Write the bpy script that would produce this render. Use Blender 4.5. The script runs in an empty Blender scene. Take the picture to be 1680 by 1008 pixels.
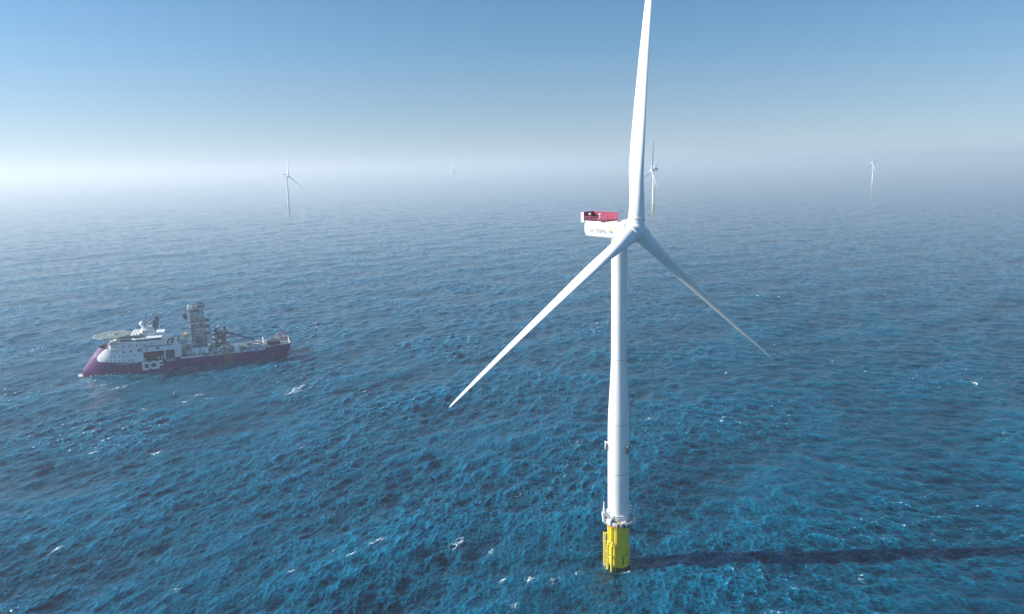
import bpy, math, random
import numpy as np
from mathutils import Vector, Matrix
from mathutils import noise as mnoise
PI = math.pi
sc = bpy.context.scene

# ------------------------------------------------------------------ camera
f_px, W_px, H_px = 1122.58, 1680.0, 1008.0
CAM_H, PITCH, ROLL, CY = 148.157, math.radians(8.3994), math.radians(1.0745), 437.52
F = Vector((0, math.cos(PITCH), -math.sin(PITCH)))
R0 = Vector((1, 0, 0)); U0 = Vector((0, math.sin(PITCH), math.cos(PITCH)))
Rr = math.cos(ROLL)*R0 - math.sin(ROLL)*U0
Ur = math.sin(ROLL)*R0 + math.cos(ROLL)*U0
cd = bpy.data.cameras.new('camera'); cam = bpy.data.objects.new('camera', cd)
sc.collection.objects.link(cam); sc.camera = cam
m = Matrix.Identity(4)
for i in range(3):
    m[i][0] = Rr[i]; m[i][1] = Ur[i]; m[i][2] = -F[i]
m[2][3] = CAM_H
cam.matrix_world = m
cd.sensor_fit = 'HORIZONTAL'; cd.sensor_width = 36.0
cd.lens = f_px/W_px*36.0
cd.shift_y = -(H_px/2-CY)/W_px
cd.clip_start = 1.0; cd.clip_end = 80000

# ------------------------------------------------------------------ sun, sky, exposure
SUN_EL = math.radians(27)
SUN_AZ = math.radians(181.6)      # direction towards the sun, counter-clockwise from +X
SUN_STR, SKY_STR = 4.9, 0.10
sd = Vector((math.cos(SUN_AZ)*math.cos(SUN_EL), math.sin(SUN_AZ)*math.cos(SUN_EL), math.sin(SUN_EL)))
ld = bpy.data.lights.new('sun', 'SUN'); ld.energy = SUN_STR; ld.angle = math.radians(0.5); ld.color = (1, 0.95, 0.88)
lo = bpy.data.objects.new('sun', ld); sc.collection.objects.link(lo)
lo.rotation_euler = sd.to_track_quat('Z', 'Y').to_euler()
w = bpy.data.worlds.new('World'); sc.world = w; w.use_nodes = True
nt = w.node_tree; nt.nodes.clear()
wo = nt.nodes.new('ShaderNodeOutputWorld'); bg = nt.nodes.new('ShaderNodeBackground')
sk = nt.nodes.new('ShaderNodeTexSky'); sk.sky_type = 'NISHITA'; sk.sun_disc = False
sk.sun_elevation = SUN_EL; sk.sun_rotation = math.pi/2 - SUN_AZ
sk.air_density = 1.0; sk.dust_density = 0.1; sk.ozone_density = 3.0; sk.altitude = 0
tc = nt.nodes.new('ShaderNodeTexCoord'); mp = nt.nodes.new('ShaderNodeVectorMath'); mp.operation = 'ADD'
mp.inputs[1].default_value = (0, 0, 0.14)     # a clear dark-blue sky low down, as seen above the haze
nt.links.new(tc.outputs['Generated'], mp.inputs[0]); nt.links.new(mp.outputs[0], sk.inputs[0])
tint = nt.nodes.new('ShaderNodeMix'); tint.data_type = 'RGBA'; tint.blend_type = 'MULTIPLY'; tint.inputs[0].default_value = 1
tint.inputs[7].default_value = (0.80, 0.98, 0.94, 1)
nt.links.new(sk.outputs[0], tint.inputs[6])
sx = nt.nodes.new('ShaderNodeSeparateXYZ'); nt.links.new(tc.outputs['Generated'], sx.inputs[0])
ramp = nt.nodes.new('ShaderNodeMapRange'); ramp.inputs[1].default_value = 0.15; ramp.inputs[2].default_value = 0.55
nt.links.new(sx.outputs[2], ramp.inputs[0])
zen = nt.nodes.new('ShaderNodeMix'); zen.data_type = 'RGBA'; zen.blend_type = 'MULTIPLY'; zen.inputs[7].default_value = (0.26, 0.74, 1.03, 1)   # deeper blue overhead
nt.links.new(ramp.outputs[0], zen.inputs[0]); 
rl_ = nt.nodes.new('ShaderNodeMapRange'); rl_.inputs[1].default_value = 0.0; rl_.inputs[2].default_value = 0.16; rl_.inputs[3].default_value = 1; rl_.inputs[4].default_value = 0
nt.links.new(sx.outputs[2], rl_.inputs[0])
low = nt.nodes.new('ShaderNodeMix'); low.data_type = 'RGBA'; low.blend_type = 'MULTIPLY'; low.inputs[7].default_value = (1.58, 1.00, 0.80, 1)   # milky air near the horizon
nt.links.new(rl_.outputs[0], low.inputs[0]); nt.links.new(tint.outputs[2], low.inputs[6]); nt.links.new(low.outputs[2], zen.inputs[6])
nt.links.new(zen.outputs[2], bg.inputs[0])
bg.inputs[1].default_value = SKY_STR; nt.links.new(bg.outputs[0], wo.inputs[0])
sc.view_settings.view_transform = 'Standard'; sc.view_settings.look = 'None'
sc.view_settings.exposure = 0.70; sc.view_settings.gamma = 1.0
sc.cycles.volume_bounces = 2; sc.cycles.max_bounces = 6

# ------------------------------------------------------------------ helpers
C = sc.collection
def link(o, parent=None):
    C.objects.link(o)
    if parent is not None: o.parent = parent
    return o
def empty(name, loc, rz, label, cat, group=None):
    o = bpy.data.objects.new(name, None); link(o)
    o.location = loc; o.rotation_euler = (0, 0, rz)
    o['label'] = label; o['category'] = cat
    if group: o['group'] = group
    return o
def mat(name, col, rough=0.5, metal=0.0, noise_amt=0.0, nscale=1.0, col2=None, spec=0.5, coat=0.0):
    m = bpy.data.materials.new(name); m.use_nodes = True
    b = m.node_tree.nodes['Principled BSDF']
    b.inputs['Base Color'].default_value = (*col, 1); b.inputs['Roughness'].default_value = rough
    b.inputs['Metallic'].default_value = metal; b.inputs['Specular IOR Level'].default_value = spec
    b.inputs['Coat Weight'].default_value = coat
    if noise_amt or col2:
        N = m.node_tree
        t = N.nodes.new('ShaderNodeTexCoord'); n = N.nodes.new('ShaderNodeTexNoise')
        n.inputs['Scale'].default_value = nscale; n.inputs['Detail'].default_value = 5
        mp_ = N.nodes.new('ShaderNodeMapping'); mp_.inputs['Scale'].default_value = (1, 1, 0.35)
        N.links.new(t.outputs['Object'], mp_.inputs[0]); N.links.new(mp_.outputs[0], n.inputs['Vector'])
        r = N.nodes.new('ShaderNodeMapRange'); r.inputs[1].default_value = 0.35; r.inputs[2].default_value = 0.7
        N.links.new(n.outputs[0], r.inputs[0])
        x = N.nodes.new('ShaderNodeMix'); x.data_type = 'RGBA'
        c2 = col2 if col2 else tuple(c*(1-noise_amt) for c in col)
        x.inputs[6].default_value = (*col, 1); x.inputs[7].default_value = (*c2, 1)
        N.links.new(r.outputs[0], x.inputs[0]); N.links.new(x.outputs[2], b.inputs['Base Color'])
    return m
class MB:
    def __init__(s): s.v = []; s.f = []; s.mi = []
    def add(s, vs, fs, mi=0):
        o = len(s.v); s.v += [tuple(v) for v in vs]; s.f += [tuple(i+o for i in f) for f in fs]; s.mi += [mi]*len(fs)
        return s
    def box(s, x0, x1, y0, y1, z0, z1, mi=0, M=None):
        vs = [Vector((x, y, z)) for z in (z0, z1) for y in (y0, y1) for x in (x0, x1)]
        if M is not None: vs = [M @ v for v in vs]
        return s.add(vs, [(0,2,3,1),(4,5,7,6),(0,1,5,4),(2,6,7,3),(0,4,6,2),(1,3,7,5)], mi)
    def tube(s, a, b, r, r2=None, n=8, mi=0, caps=True):
        a = Vector(a); b = Vector(b); r2 = r if r2 is None else r2
        d = (b-a); 
        if d.length < 1e-6: return s
        d.normalize(); u = d.orthogonal().normalized(); w_ = d.cross(u)
        vs = []
        for P, rr in ((a, r), (b, r2)):
            for k in range(n):
                an = 2*PI*k/n; vs.append(P+(u*math.cos(an)+w_*math.sin(an))*rr)
        fs = [(k, (k+1) % n, n+(k+1) % n, n+k) for k in range(n)]
        if caps: fs += [tuple(range(n-1, -1, -1)), tuple(range(n, 2*n))]
        return s.add(vs, fs, mi)
    def path(s, pts, r, n=6, mi=0):
        for a, b in zip(pts[:-1], pts[1:]): s.tube(a, b, r, n=n, mi=mi)
        return s
    def lathe(s, prof, n=48, cx=0, cy=0, mi=0, axis='Z', M=None, caps=True):
        vs = []; 
        for (r, z) in prof:
            for k in range(n):
                an = 2*PI*k/n
                p = Vector((cx+r*math.cos(an), cy+r*math.sin(an), z)) if axis == 'Z' else Vector((z, cx+r*math.cos(an), cy+r*math.sin(an)))
                vs.append(M @ p if M is not None else p)
        fs = []
        for i in range(len(prof)-1):
            for k in range(n):
                k2 = (k+1) % n
                fs.append((i*n+k, i*n+k2, (i+1)*n+k2, (i+1)*n+k))
        if caps: fs.append(tuple(range(n-1, -1, -1))); fs.append(tuple(range((len(prof)-1)*n, len(prof)*n)))
        return s.add(vs, fs, mi)
    def prism(s, poly, z0, z1, mi=0, M=None):
        n = len(poly)
        vs = [Vector((x, y, z0)) for x, y in poly]+[Vector((x, y, z1)) for x, y in poly]
        if M is not None: vs = [M @ v for v in vs]
        return s.add(vs, [(k, (k+1) % n, n+(k+1) % n, n+k) for k in range(n)]+[tuple(range(n-1, -1, -1)), tuple(range(n, 2*n))], mi)
    def ring(s, pts, r, n=6, mi=0): return s.path(list(pts)+[pts[0]], r, n, mi)
    def build(s, name, mats, parent=None, smooth=False, angle=35, bevel=0):
        me = bpy.data.meshes.new(name); me.from_pydata([tuple(v) for v in s.v], [], s.f)
        if not isinstance(mats, (list, tuple)): mats = [mats]
        for q in mats: me.materials.append(q)
        me.polygons.foreach_set('material_index', s.mi)
        me.update(); me.validate()
        o = link(bpy.data.objects.new(name, me), parent)
        if smooth:
            me.polygons.foreach_set('use_smooth', [True]*len(me.polygons))
            me.set_sharp_from_angle(angle=math.radians(angle))
        if bevel:
            bv = o.modifiers.new('bevel', 'BEVEL'); bv.width = bevel; bv.segments = 3; bv.limit_method = 'ANGLE'
        return o
def text_mesh(s, size):
    cu = bpy.data.curves.new('text', 'FONT'); cu.body = s; cu.size = size; cu.extrude = 0.02
    cu.resolution_u = 3; cu.offset = 0.012
    o = bpy.data.objects.new('text', cu); C.objects.link(o)
    dg = bpy.context.evaluated_depsgraph_get(); me = bpy.data.meshes.new_from_object(o.evaluated_get(dg))
    bpy.data.objects.remove(o); return me
def copy_tree(o, parent=None):
    c = o.copy(); link(c, parent)
    for ch in [x for x in C.objects if x.parent is o]: copy_tree(ch, c)
    return c

# ------------------------------------------------------------------ sea
WIND = math.radians(-35)     # travel direction of the main wave train
def band(L, N, lmin, lmax, seed, spread, lp=23.0, al=0.034, WIND=WIND):
    rng = np.random.default_rng(seed)
    k1 = 2*PI*np.fft.fftfreq(N, L/N); kx, ky = np.meshgrid(k1, k1, indexing='xy')
    k = np.hypot(kx, ky); k[0, 0] = 1
    kp = 2*PI/lp
    Fk = al/2*k**-4*np.exp(-1.25*(kp/k)**2)
    th = np.arctan2(ky, kx)
    def lobe(c, p):
        d = np.abs(np.cos((th-c)/2))**(2*p); return d
    D = lobe(WIND, spread)+0.16*lobe(WIND-1.0, spread*1.2)+0.02
    tt = np.linspace(-PI, PI, 721)
    nrm = np.sum(np.abs(np.cos((tt-WIND)/2))**(2*spread)+0.16*np.abs(np.cos((tt-WIND+1.0)/2))**(2.4*spread)+0.02)*(tt[1]-tt[0])
    Fk = Fk*D/nrm
    kmin, kmax = 2*PI/lmax, 2*PI/lmin
    Fk[(k < kmin) | (k >= kmax)] = 0
    a = np.sqrt(2*Fk)*(2*PI/L)*(rng.standard_normal((N, N))+1j*rng.standard_normal((N, N)))/math.sqrt(2)
    a[0, 0] = 0
    h = (np.fft.ifft2(a)*N*N).real
    dx = (np.fft.ifft2(1j*kx/k*a)*N*N).real; dy = (np.fft.ifft2(1j*ky/k*a)*N*N).real
    dv = (np.fft.ifft2(-k*a)*N*N).real
    return L, N, np.stack([h, dx, dy, dv], -1).astype(np.float32)
def sample(bd, X, Y):
    L, N, A = bd
    u = X/L*N; v = Y/L*N; iu = np.floor(u).astype(np.int64); iv = np.floor(v).astype(np.int64)
    fu = (u-iu).astype(np.float32)[:, None]; fv = (v-iv).astype(np.float32)[:, None]
    i0 = iu % N; i1 = (iu+1) % N; j0 = iv % N; j1 = (iv+1) % N
    return (A[j0, i0]*(1-fu)+A[j0, i1]*fu)*(1-fv)+(A[j1, i0]*(1-fu)+A[j1, i1]*fu)*fv
# ground points (metres) where the photo shows whitecaps or churned water
CAPS = [(-22.6,252.4,3.2),(-55.5,253.5,2.6),(-11.5,246.9,1.6),(1.4,292.6,1.8),(22.1,232.1,1.3),(78,383.4,2.2),(34.2,349.8,2.2),(-34.8,288.3,1.4),(-100.4,445.4,2),
 (-148.6,448.2,5),(-149.5,441.9,5),(-288.7,468.3,4),(-275.1,459.4,5),(-192.2,347.4,2.6),(-228.6,446.4,3.5),(-214.4,425.3,4),(-210.5,442.9,4),(-201.9,432.7,3.5),(-232.7,415.1,3.2),
 (122.4,225.9,1.6),(77.2,228.1,.8),(131.5,319,1.3),(-84.1,235.1,1.2),(-122.3,225.9,1.6),(-184.1,253.5,2),(-72.5,248.9,1.2),(-1.1,211.5,1.5),(4.5,228.5,2.2),(-6.1,228.1,1.5),
 (13.2,226.4,1.8),(-113.3,350.1,1.8),(-28,233.3,1.0),(47.3,265.3,1.2),(341.9,542.4,2),(149.7,468.2,2),(236.9,493,2),(302.5,432,2.2),(262.3,348.9,2),(569.1,1410,10),(576.9,1551.2,10),
 (758.3,1206.3,8),(320.8,1230.7,6),(-64.3,244.4,1.4),(-226.4,347.4,1.5),(248.1,371.8,1.5),(247.4,465,1.5)]
TEAL = [(-270,466,26,9),(-235,455,30,12),(-205,440,28,12),(-149,446,12,8)]
def make_sea():
    K = f_px*CAM_H/W_px*1024
    r = [2.0]
    while r[-1] < 30000:
        d = r[-1]**2/K*0.5
        if r[-1] < 196: d = max(8.0 if r[-1] < 150 else 1.2, d)
        r.append(r[-1]+min(max(d, 0.22), 260))
    r = np.array(r)
    fine = np.arange(-45, 45.001, 0.055)
    coarse = np.concatenate([np.arange(-180, -45.1, 3.0), fine, np.arange(48, 180, 3.0)])
    az = np.radians(coarse)
    nr, na = len(r), len(az)
    RR, AZ = np.meshgrid(r, az, indexing='ij')
    X = (RR*np.sin(AZ)).ravel(); Y = (RR*np.cos(AZ)).ravel(); Rf = RR.ravel()
    print('sea verts', nr*na)
    dr = np.gradient(r); S = np.repeat(dr, na)
    specs = [((811.0, 512, 13, 400, 3, 8.0), 1.05, 20.), ((197.3, 512, 3.2, 13, 5, 9.0), 1.3, 7.), ((61.7, 512, 0.7, 3.2, 8, 7.0), 1.75, 1.8)]
    # broad gust patches modulate the short waves
    g = sample(band(1300., 256, 120, 900, 21, .1), X, Y)[:, 0]; g = g/g.std()
    gust = np.clip(1+0.20*g, .5, 1.5)
    tot = np.zeros((len(X), 4), np.float32)
    # the sea runs to the right on the left-hand side and towards the viewer on the right
    east = np.clip((X-0.12*Y+110)/300, 0, 1); east = east*east*(3-2*east)
    tot += sample(band(1723., 512, 45, 190, 77, 20.0, lp=80., al=0.008, WIND=WIND-.1), X, Y)      # long low swell
    for i, (sp_, wgt, lm) in enumerate(specs):
        att = np.clip(1.25-S/(lm*3.2), 0, 1)*(1.0 if i == 0 else gust)*wgt
        for wd_, wt_ in ((WIND, np.cos(east*PI/2)), (math.radians(-97), np.sin(east*PI/2)*(.95, .95, .85)[i])):
            q_ = list(sp_); q_[4] += int(wd_ != WIND)*40
            s = sample(band(*q_, WIND=wd_), X, Y)
            tot += s*(att*wt_)[:, None].astype(np.float32)
    teal = np.zeros(len(X)); cap = np.zeros(len(X))
    for (tx, ty, a, b) in TEAL:
        teal += np.exp(-((X-tx)/a)**2-((Y-ty)/b)**2)
    for (tx, ty, a) in CAPS:
        cx_, cy_ = math.cos(WIND+PI/2), math.sin(WIND+PI/2)
        u_ = (X-tx)*cx_+(Y-ty)*cy_; v_ = -(X-tx)*cy_+(Y-ty)*cx_
        cap = np.maximum(cap, np.exp(-(u_/(a*1.9))**2-(v_/(a*.9))**2))
    tp = np.hypot(X-37.657, Y-237.587); near_tp = np.exp(-((tp-4.6)/1.2)**2)*0.8
    sxx = (X+183.2+0.370*14)*math.cos(math.radians(-158.29))+(Y-533.1-0.929*14)*math.sin(math.radians(-158.29))
    syy = -(X+183.2+0.370*14)*math.sin(math.radians(-158.29))+(Y-533.1-0.929*14)*math.cos(math.radians(-158.29))
    hb_w = 14*np.clip(1-np.clip((sxx-100)/43, 0, 1)**1.9, 0, 1)**.8
    dist = np.where((sxx > -6) & (sxx < 146), np.abs(np.abs(syy)-hb_w), 99)
    wash = np.exp(-(dist/1.6)**2)*.75+np.exp(-((sxx+9)/6)**2-(syy/11)**2)*.6+np.exp(-((sxx-144)/4)**2-(syy/5)**2)*.7
    choppy = 1.15
    Zc = tot[:, 0]; dxx = tot[:, 1]*choppy; dyy = tot[:, 2]*choppy
    fadeout = np.clip((28000-Rf)/4000, 0, 1)
    co = np.stack([X+dxx, Y+dyy, Zc*fadeout], -1).astype(np.float32)
    jac = -tot[:, 3]
    sd_ = jac[Rf < 900].std()
    fo = np.clip((jac/sd_-2.15)/1.2, 0, 1)
    foam = np.clip(wash*np.clip(.62+.35*jac/sd_, 0, 1.2)+fo*np.clip(.35+.5*g, 0, 1)+cap*np.clip(0.42+0.36*jac/sd_, 0, 1.3)+near_tp*np.clip(.62+.3*jac/sd_, 0, 1)+np.clip(teal, 0, 1)*np.clip((jac/sd_-1.9)*.7, 0, .8), 0, 1)
    me = bpy.data.meshes.new('sea')
    idx = np.arange(nr*na).reshape(nr, na)
    a = idx[:-1, :]; b = np.roll(idx, -1, 1)[:-1, :]; c = np.roll(idx, -1, 1)[1:, :]; d = idx[1:, :]
    q = np.stack([a, d, c, b], -1).reshape(-1, 4)
    me.vertices.add(nr*na+1)
    co = np.concatenate([co, np.array([[0, 0, 0]], np.float32)])
    me.vertices.foreach_set('co', co.ravel())
    tri = np.stack([np.full(na, nr*na), idx[0], np.roll(idx[0], -1)], -1)[:, ::-1]
    loops = np.concatenate([q.ravel(), tri.ravel()]).astype(np.int32)
    me.loops.add(len(loops)); me.loops.foreach_set('vertex_index', loops)
    nq, ntq = len(q), len(tri)
    me.polygons.add(nq+ntq)
    me.polygons.foreach_set('loop_start', np.concatenate([np.arange(nq)*4, nq*4+np.arange(ntq)*3]).astype(np.int32))
    me.polygons.foreach_set('use_smooth', np.ones(nq+ntq, bool))
    me.update(calc_edges=True)
    def attr(n, arr):
        at = me.attributes.new(n, 'FLOAT', 'POINT'); at.data.foreach_set('value', np.concatenate([arr, [0]]).astype(np.float32))
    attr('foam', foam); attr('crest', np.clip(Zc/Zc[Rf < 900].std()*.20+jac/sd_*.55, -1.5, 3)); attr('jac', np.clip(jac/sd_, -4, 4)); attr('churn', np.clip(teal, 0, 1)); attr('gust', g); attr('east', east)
    return link(bpy.data.objects.new('sea', me))
sea = make_sea(); sea['kind'] = 'structure'

BUMP, ROUGH = 1.5, 0.08
def water_material():
    m = bpy.data.materials.new('sea_water'); m.use_nodes = True; N = m.node_tree; b = N.nodes['Principled BSDF']
    L = N.links.new
    def A(n):
        x = N.nodes.new('ShaderNodeAttribute'); x.attribute_name = n; return x.outputs['Fac']
    def math_(op, a, b_=None, c=None, clamp=False):
        x = N.nodes.new('ShaderNodeMath'); x.operation = op; x.use_clamp = clamp
        for i, q in enumerate((a, b_, c)):
            if q is None: continue
            if isinstance(q, (int, float)): x.inputs[i].default_value = q
            else: L(q, x.inputs[i])
        return x.outputs[0]
    def mix(fac, a, b_):
        x = N.nodes.new('ShaderNodeMix'); x.data_type = 'RGBA'
        if isinstance(fac, float): x.inputs[0].default_value = fac
        else: L(fac, x.inputs[0])
        for i, q in ((6, a), (7, b_)):
            if isinstance(q, tuple): x.inputs[i].default_value = (*q, 1)
            else: L(q, x.inputs[i])
        return x.outputs[2]
    geo = N.nodes.new('ShaderNodeNewGeometry')
    mp_ = N.nodes.new('ShaderNodeMapping'); mp_.inputs['Rotation'].default_value = (0, 0, -WIND); mp_.inputs['Scale'].default_value = (1, 0.28, 1)
    L(geo.outputs['Position'], mp_.inputs[0])
    def nz(scale, det, vec=None, rough=0.6):
        n = N.nodes.new('ShaderNodeTexNoise'); n.inputs['Scale'].default_value = scale; n.inputs['Detail'].default_value = det; n.inputs['Roughness'].default_value = rough
        L(vec if vec is not None else mp_.outputs[0], n.inputs['Vector']); return n.outputs[0]
    n1 = nz(0.55, 6); n2 = nz(2.2, 4, geo.outputs['Position'])
    hgt = math_('ADD', math_('MULTIPLY', n1, 0.55), math_('MULTIPLY', n2, 0.05))
    bp = N.nodes.new('ShaderNodeBump'); bp.inputs['Strength'].default_value = 1.0; bp.inputs['Distance'].default_value = BUMP
    L(hgt, bp.inputs['Height']); L(bp.outputs[0], b.inputs['Normal'])
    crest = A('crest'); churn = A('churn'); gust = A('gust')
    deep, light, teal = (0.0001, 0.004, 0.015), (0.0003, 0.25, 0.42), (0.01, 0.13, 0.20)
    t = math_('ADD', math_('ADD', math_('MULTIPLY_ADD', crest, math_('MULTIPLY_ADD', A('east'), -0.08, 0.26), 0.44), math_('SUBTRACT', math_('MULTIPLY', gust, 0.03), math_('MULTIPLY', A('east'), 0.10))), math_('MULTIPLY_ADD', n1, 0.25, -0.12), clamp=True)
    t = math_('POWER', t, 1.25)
    col = mix(t, deep, light)  # painted contrast: light showing through crests, shade in the troughs
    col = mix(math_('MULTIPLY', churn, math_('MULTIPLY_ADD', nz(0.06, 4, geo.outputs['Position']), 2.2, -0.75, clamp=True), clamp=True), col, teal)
    aer_highlight = math_('MULTIPLY', math_('MULTIPLY_ADD', A('jac'), 0.45, -0.55, clamp=True), math_('MULTIPLY_ADD', A('east'), -0.22, 0.38))
    col = mix(aer_highlight, col, (0.09, 0.47, 0.62))  # aerated ridge tint that also paints bright highlights along the crests
    # foam broken up into lace
    vo = N.nodes.new('ShaderNodeTexNoise'); vo.inputs['Scale'].default_value = 3.2; vo.inputs['Detail'].default_value = 7; vo.inputs['Roughness'].default_value = 0.75
    L(mp_.outputs[0], vo.inputs['Vector'])
    col = mix(math_('MULTIPLY', A('foam'), 0.30), col, (0.18, 0.42, 0.48))
    fm = math_('MULTIPLY', math_('SUBTRACT', math_('ADD', A('foam'), math_('MULTIPLY', vo.outputs[0], 0.95)), 0.86), 3.2, clamp=True)
    fm = math_('MULTIPLY', fm, math_('GREATER_THAN', A('foam'), 0.06))
    col = mix(fm, col, (0.85, 0.88, 0.88))
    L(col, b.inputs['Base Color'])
    rg = math_('ADD', math_('MULTIPLY', fm, 0.5), ROUGH)
    L(rg, b.inputs['Roughness']); b.inputs['IOR'].default_value = 1.31
    return m
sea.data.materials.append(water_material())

# ------------------------------------------------------------------ haze
hz = MB(); hz.box(-31500, 31500, -31500, 31500, -6, 236)
haze = hz.build('haze', [], None)
hm = bpy.data.materials.new('haze_air'); hm.use_nodes = True; hn = hm.node_tree; hn.nodes.clear()
ho = hn.nodes.new('ShaderNodeOutputMaterial'); hv = hn.nodes.new('ShaderNodeVolumePrincipled')
hv.inputs['Color'].default_value = (0.90, 0.95, 0.98, 1); hv.inputs['Density'].default_value = 0.00018
hv.inputs['Anisotropy'].default_value = 0.27
hn.links.new(hv.outputs[0], ho.inputs['Volume'])
haze.data.materials.append(hm); haze['kind'] = 'stuff'

# ------------------------------------------------------------------ materials
white = mat('turbine_paint', (0.85, 0.86, 0.85), 0.38, noise_amt=0.10, nscale=0.30)
yellow = mat('yellow_paint', (0.80, 0.62, 0.004), 0.4, col2=(0.70, 0.52, 0.01), nscale=0.7)
yellow2 = mat('pale_yellow_paint', (0.84, 0.70, 0.10), 0.45, noise_amt=0.2, nscale=0.8)
hazed = mat('hazed_yellow_paint', (0.62, 0.50, 0.27), 0.6)  # same yellow paint, with distance haze mixed into its colour
growth = mat('marine_growth', (0.05, 0.05, 0.02), 0.8, noise_amt=0.5, nscale=2)
dark = mat('dark_steel', (0.035, 0.037, 0.04), 0.5, noise_amt=0.3, nscale=0.7)
steel = mat('galvanised_steel', (0.45, 0.46, 0.46), 0.5, 0.3, noise_amt=0.35, nscale=0.6)
red = mat('red_rail_paint', (0.26, 0.008, 0.04), 0.5, noise_amt=0.15)
pink = mat('pink_rail_paint', (0.62, 0.16, 0.28), 0.5)
orange = mat('orange_paint', (0.75, 0.20, 0.05), 0.5)
grey_txt = mat('grey_lettering', (0.09, 0.10, 0.11), 0.6)
logo_y = mat('logo_yellow', (0.78, 0.62, 0.16), 0.5); logo_b = mat('logo_blue', (0.20, 0.25, 0.42), 0.5)
black = mat('black_paint', (0.012, 0.012, 0.012), 0.6)

# ------------------------------------------------------------------ wind turbine
ZH, OV, TILT, CONE, RB = 124.922, 7.06, math.radians(6), math.radians(2.2), 98.8
def interp(x, tab):
    for (a, b), (c, d) in zip(tab[:-1], tab[1:]):
        if x <= c:
            t = max(0, (x-a)/(c-a)); t = t*t*(3-2*t)*.35+t*.65; return b+(d-b)*t
    return tab[-1][1]
CH = [(0,5.4),(5,5.4),(9,5.35),(14,5.5),(21,5.8),(28,5.6),(40,4.85),(55,3.9),(70,3.0),(84,2.15),(93,1.45),(97,.9),(98.8,.2)]
TH = [(0,5.4),(5,5.3),(9,4.7),(14,3.6),(21,2.4),(28,1.85),(40,1.25),(55,.85),(70,.58),(84,.36),(93,.2),(97,.11),(98.8,.03)]
TW = [(0,4),(12,3),(25,1),(45,-2),(70,-4),(98.8,-6)]
PITCH_B = 84
def blade_mesh(name, parent, pitch=PITCH_B, nspan=64, nc=32):
    mb = MB(); vs = []
    rs = [2.9+(RB-2.9)*(i/(nspan-1))**0.95 for i in range(nspan)]
    for r in rs:
        c, t = interp(r, CH), interp(r, TH)
        bl = min(1, max(0, (r-6)/16)); bl = bl*bl*(3-2*bl)
        beta = math.radians(pitch+interp(r, TW))
        pre = 3.6*(r/RB)**2
        for k in range(nc):
            an = 2*PI*k/nc
            cxx, cyy = math.cos(an)*c/2, math.sin(an)*t/2
            # airfoil: s from leading edge 0..1
            s = (1-math.cos(an))/2; yt = 0.5*t*(2.6*math.sqrt(max(s, 0))*(1-s)+0.15*s*(1-s)*4)*.98
            ya = (yt if an < PI else -yt*0.72)
            xa = (0.34-s)*c
            x = cxx*(1-bl)+xa*bl; y = cyy*(1-bl)+ya*bl
            # x along chord towards leading edge, y normal to chord
            tang, ax_ = x*math.cos(beta)-y*math.sin(beta), x*math.sin(beta)+y*math.cos(beta)
            vs.append((ax_+pre, tang, r))       # local: X upwind, Y tangential, Z span
    fs = []
    for i in range(nspan-1):
        for k in range(nc):
            k2 = (k+1) % nc; fs.append((i*nc+k, i*nc+k2, (i+1)*nc+k2, (i+1)*nc+k))
    fs.append(tuple(range((nspan-1)*nc, nspan*nc)))
    mb.add(vs, fs); return mb.build(name, white, parent, smooth=True, angle=60)
A3 = Vector((math.cos(TILT), 0, math.sin(TILT)))        # rotor axis in turbine space (+X upwind)
HUB = Vector((0, 0, ZH))+A3*OV
HV = Vector((0, 1, 0))                                  # horizontal in the rotor plane
VV = Vector((-math.sin(TILT), 0, math.cos(TILT)))
def rotor_matrix(an):
    d = math.cos(an)*VV+math.sin(an)*HV
    d = (d*math.cos(CONE)+A3*math.sin(CONE)).normalized()
    x = (A3-d*A3.dot(d)).normalized(); y = d.cross(x)
    M = Matrix.Identity(4)
    for i in range(3): M[i][0] = x[i]; M[i][1] = y[i]; M[i][2] = d[i]; M[i][3] = HUB[i]
    return M
AXM = Matrix.Translation(Vector((0, 0, ZH))) @ Matrix.Rotation(-TILT, 4, 'Y')   # axis frame, X upwind

def polar(r, deg, z): return Vector((r*math.cos(math.radians(deg)), r*math.sin(math.radians(deg)), z))

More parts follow.
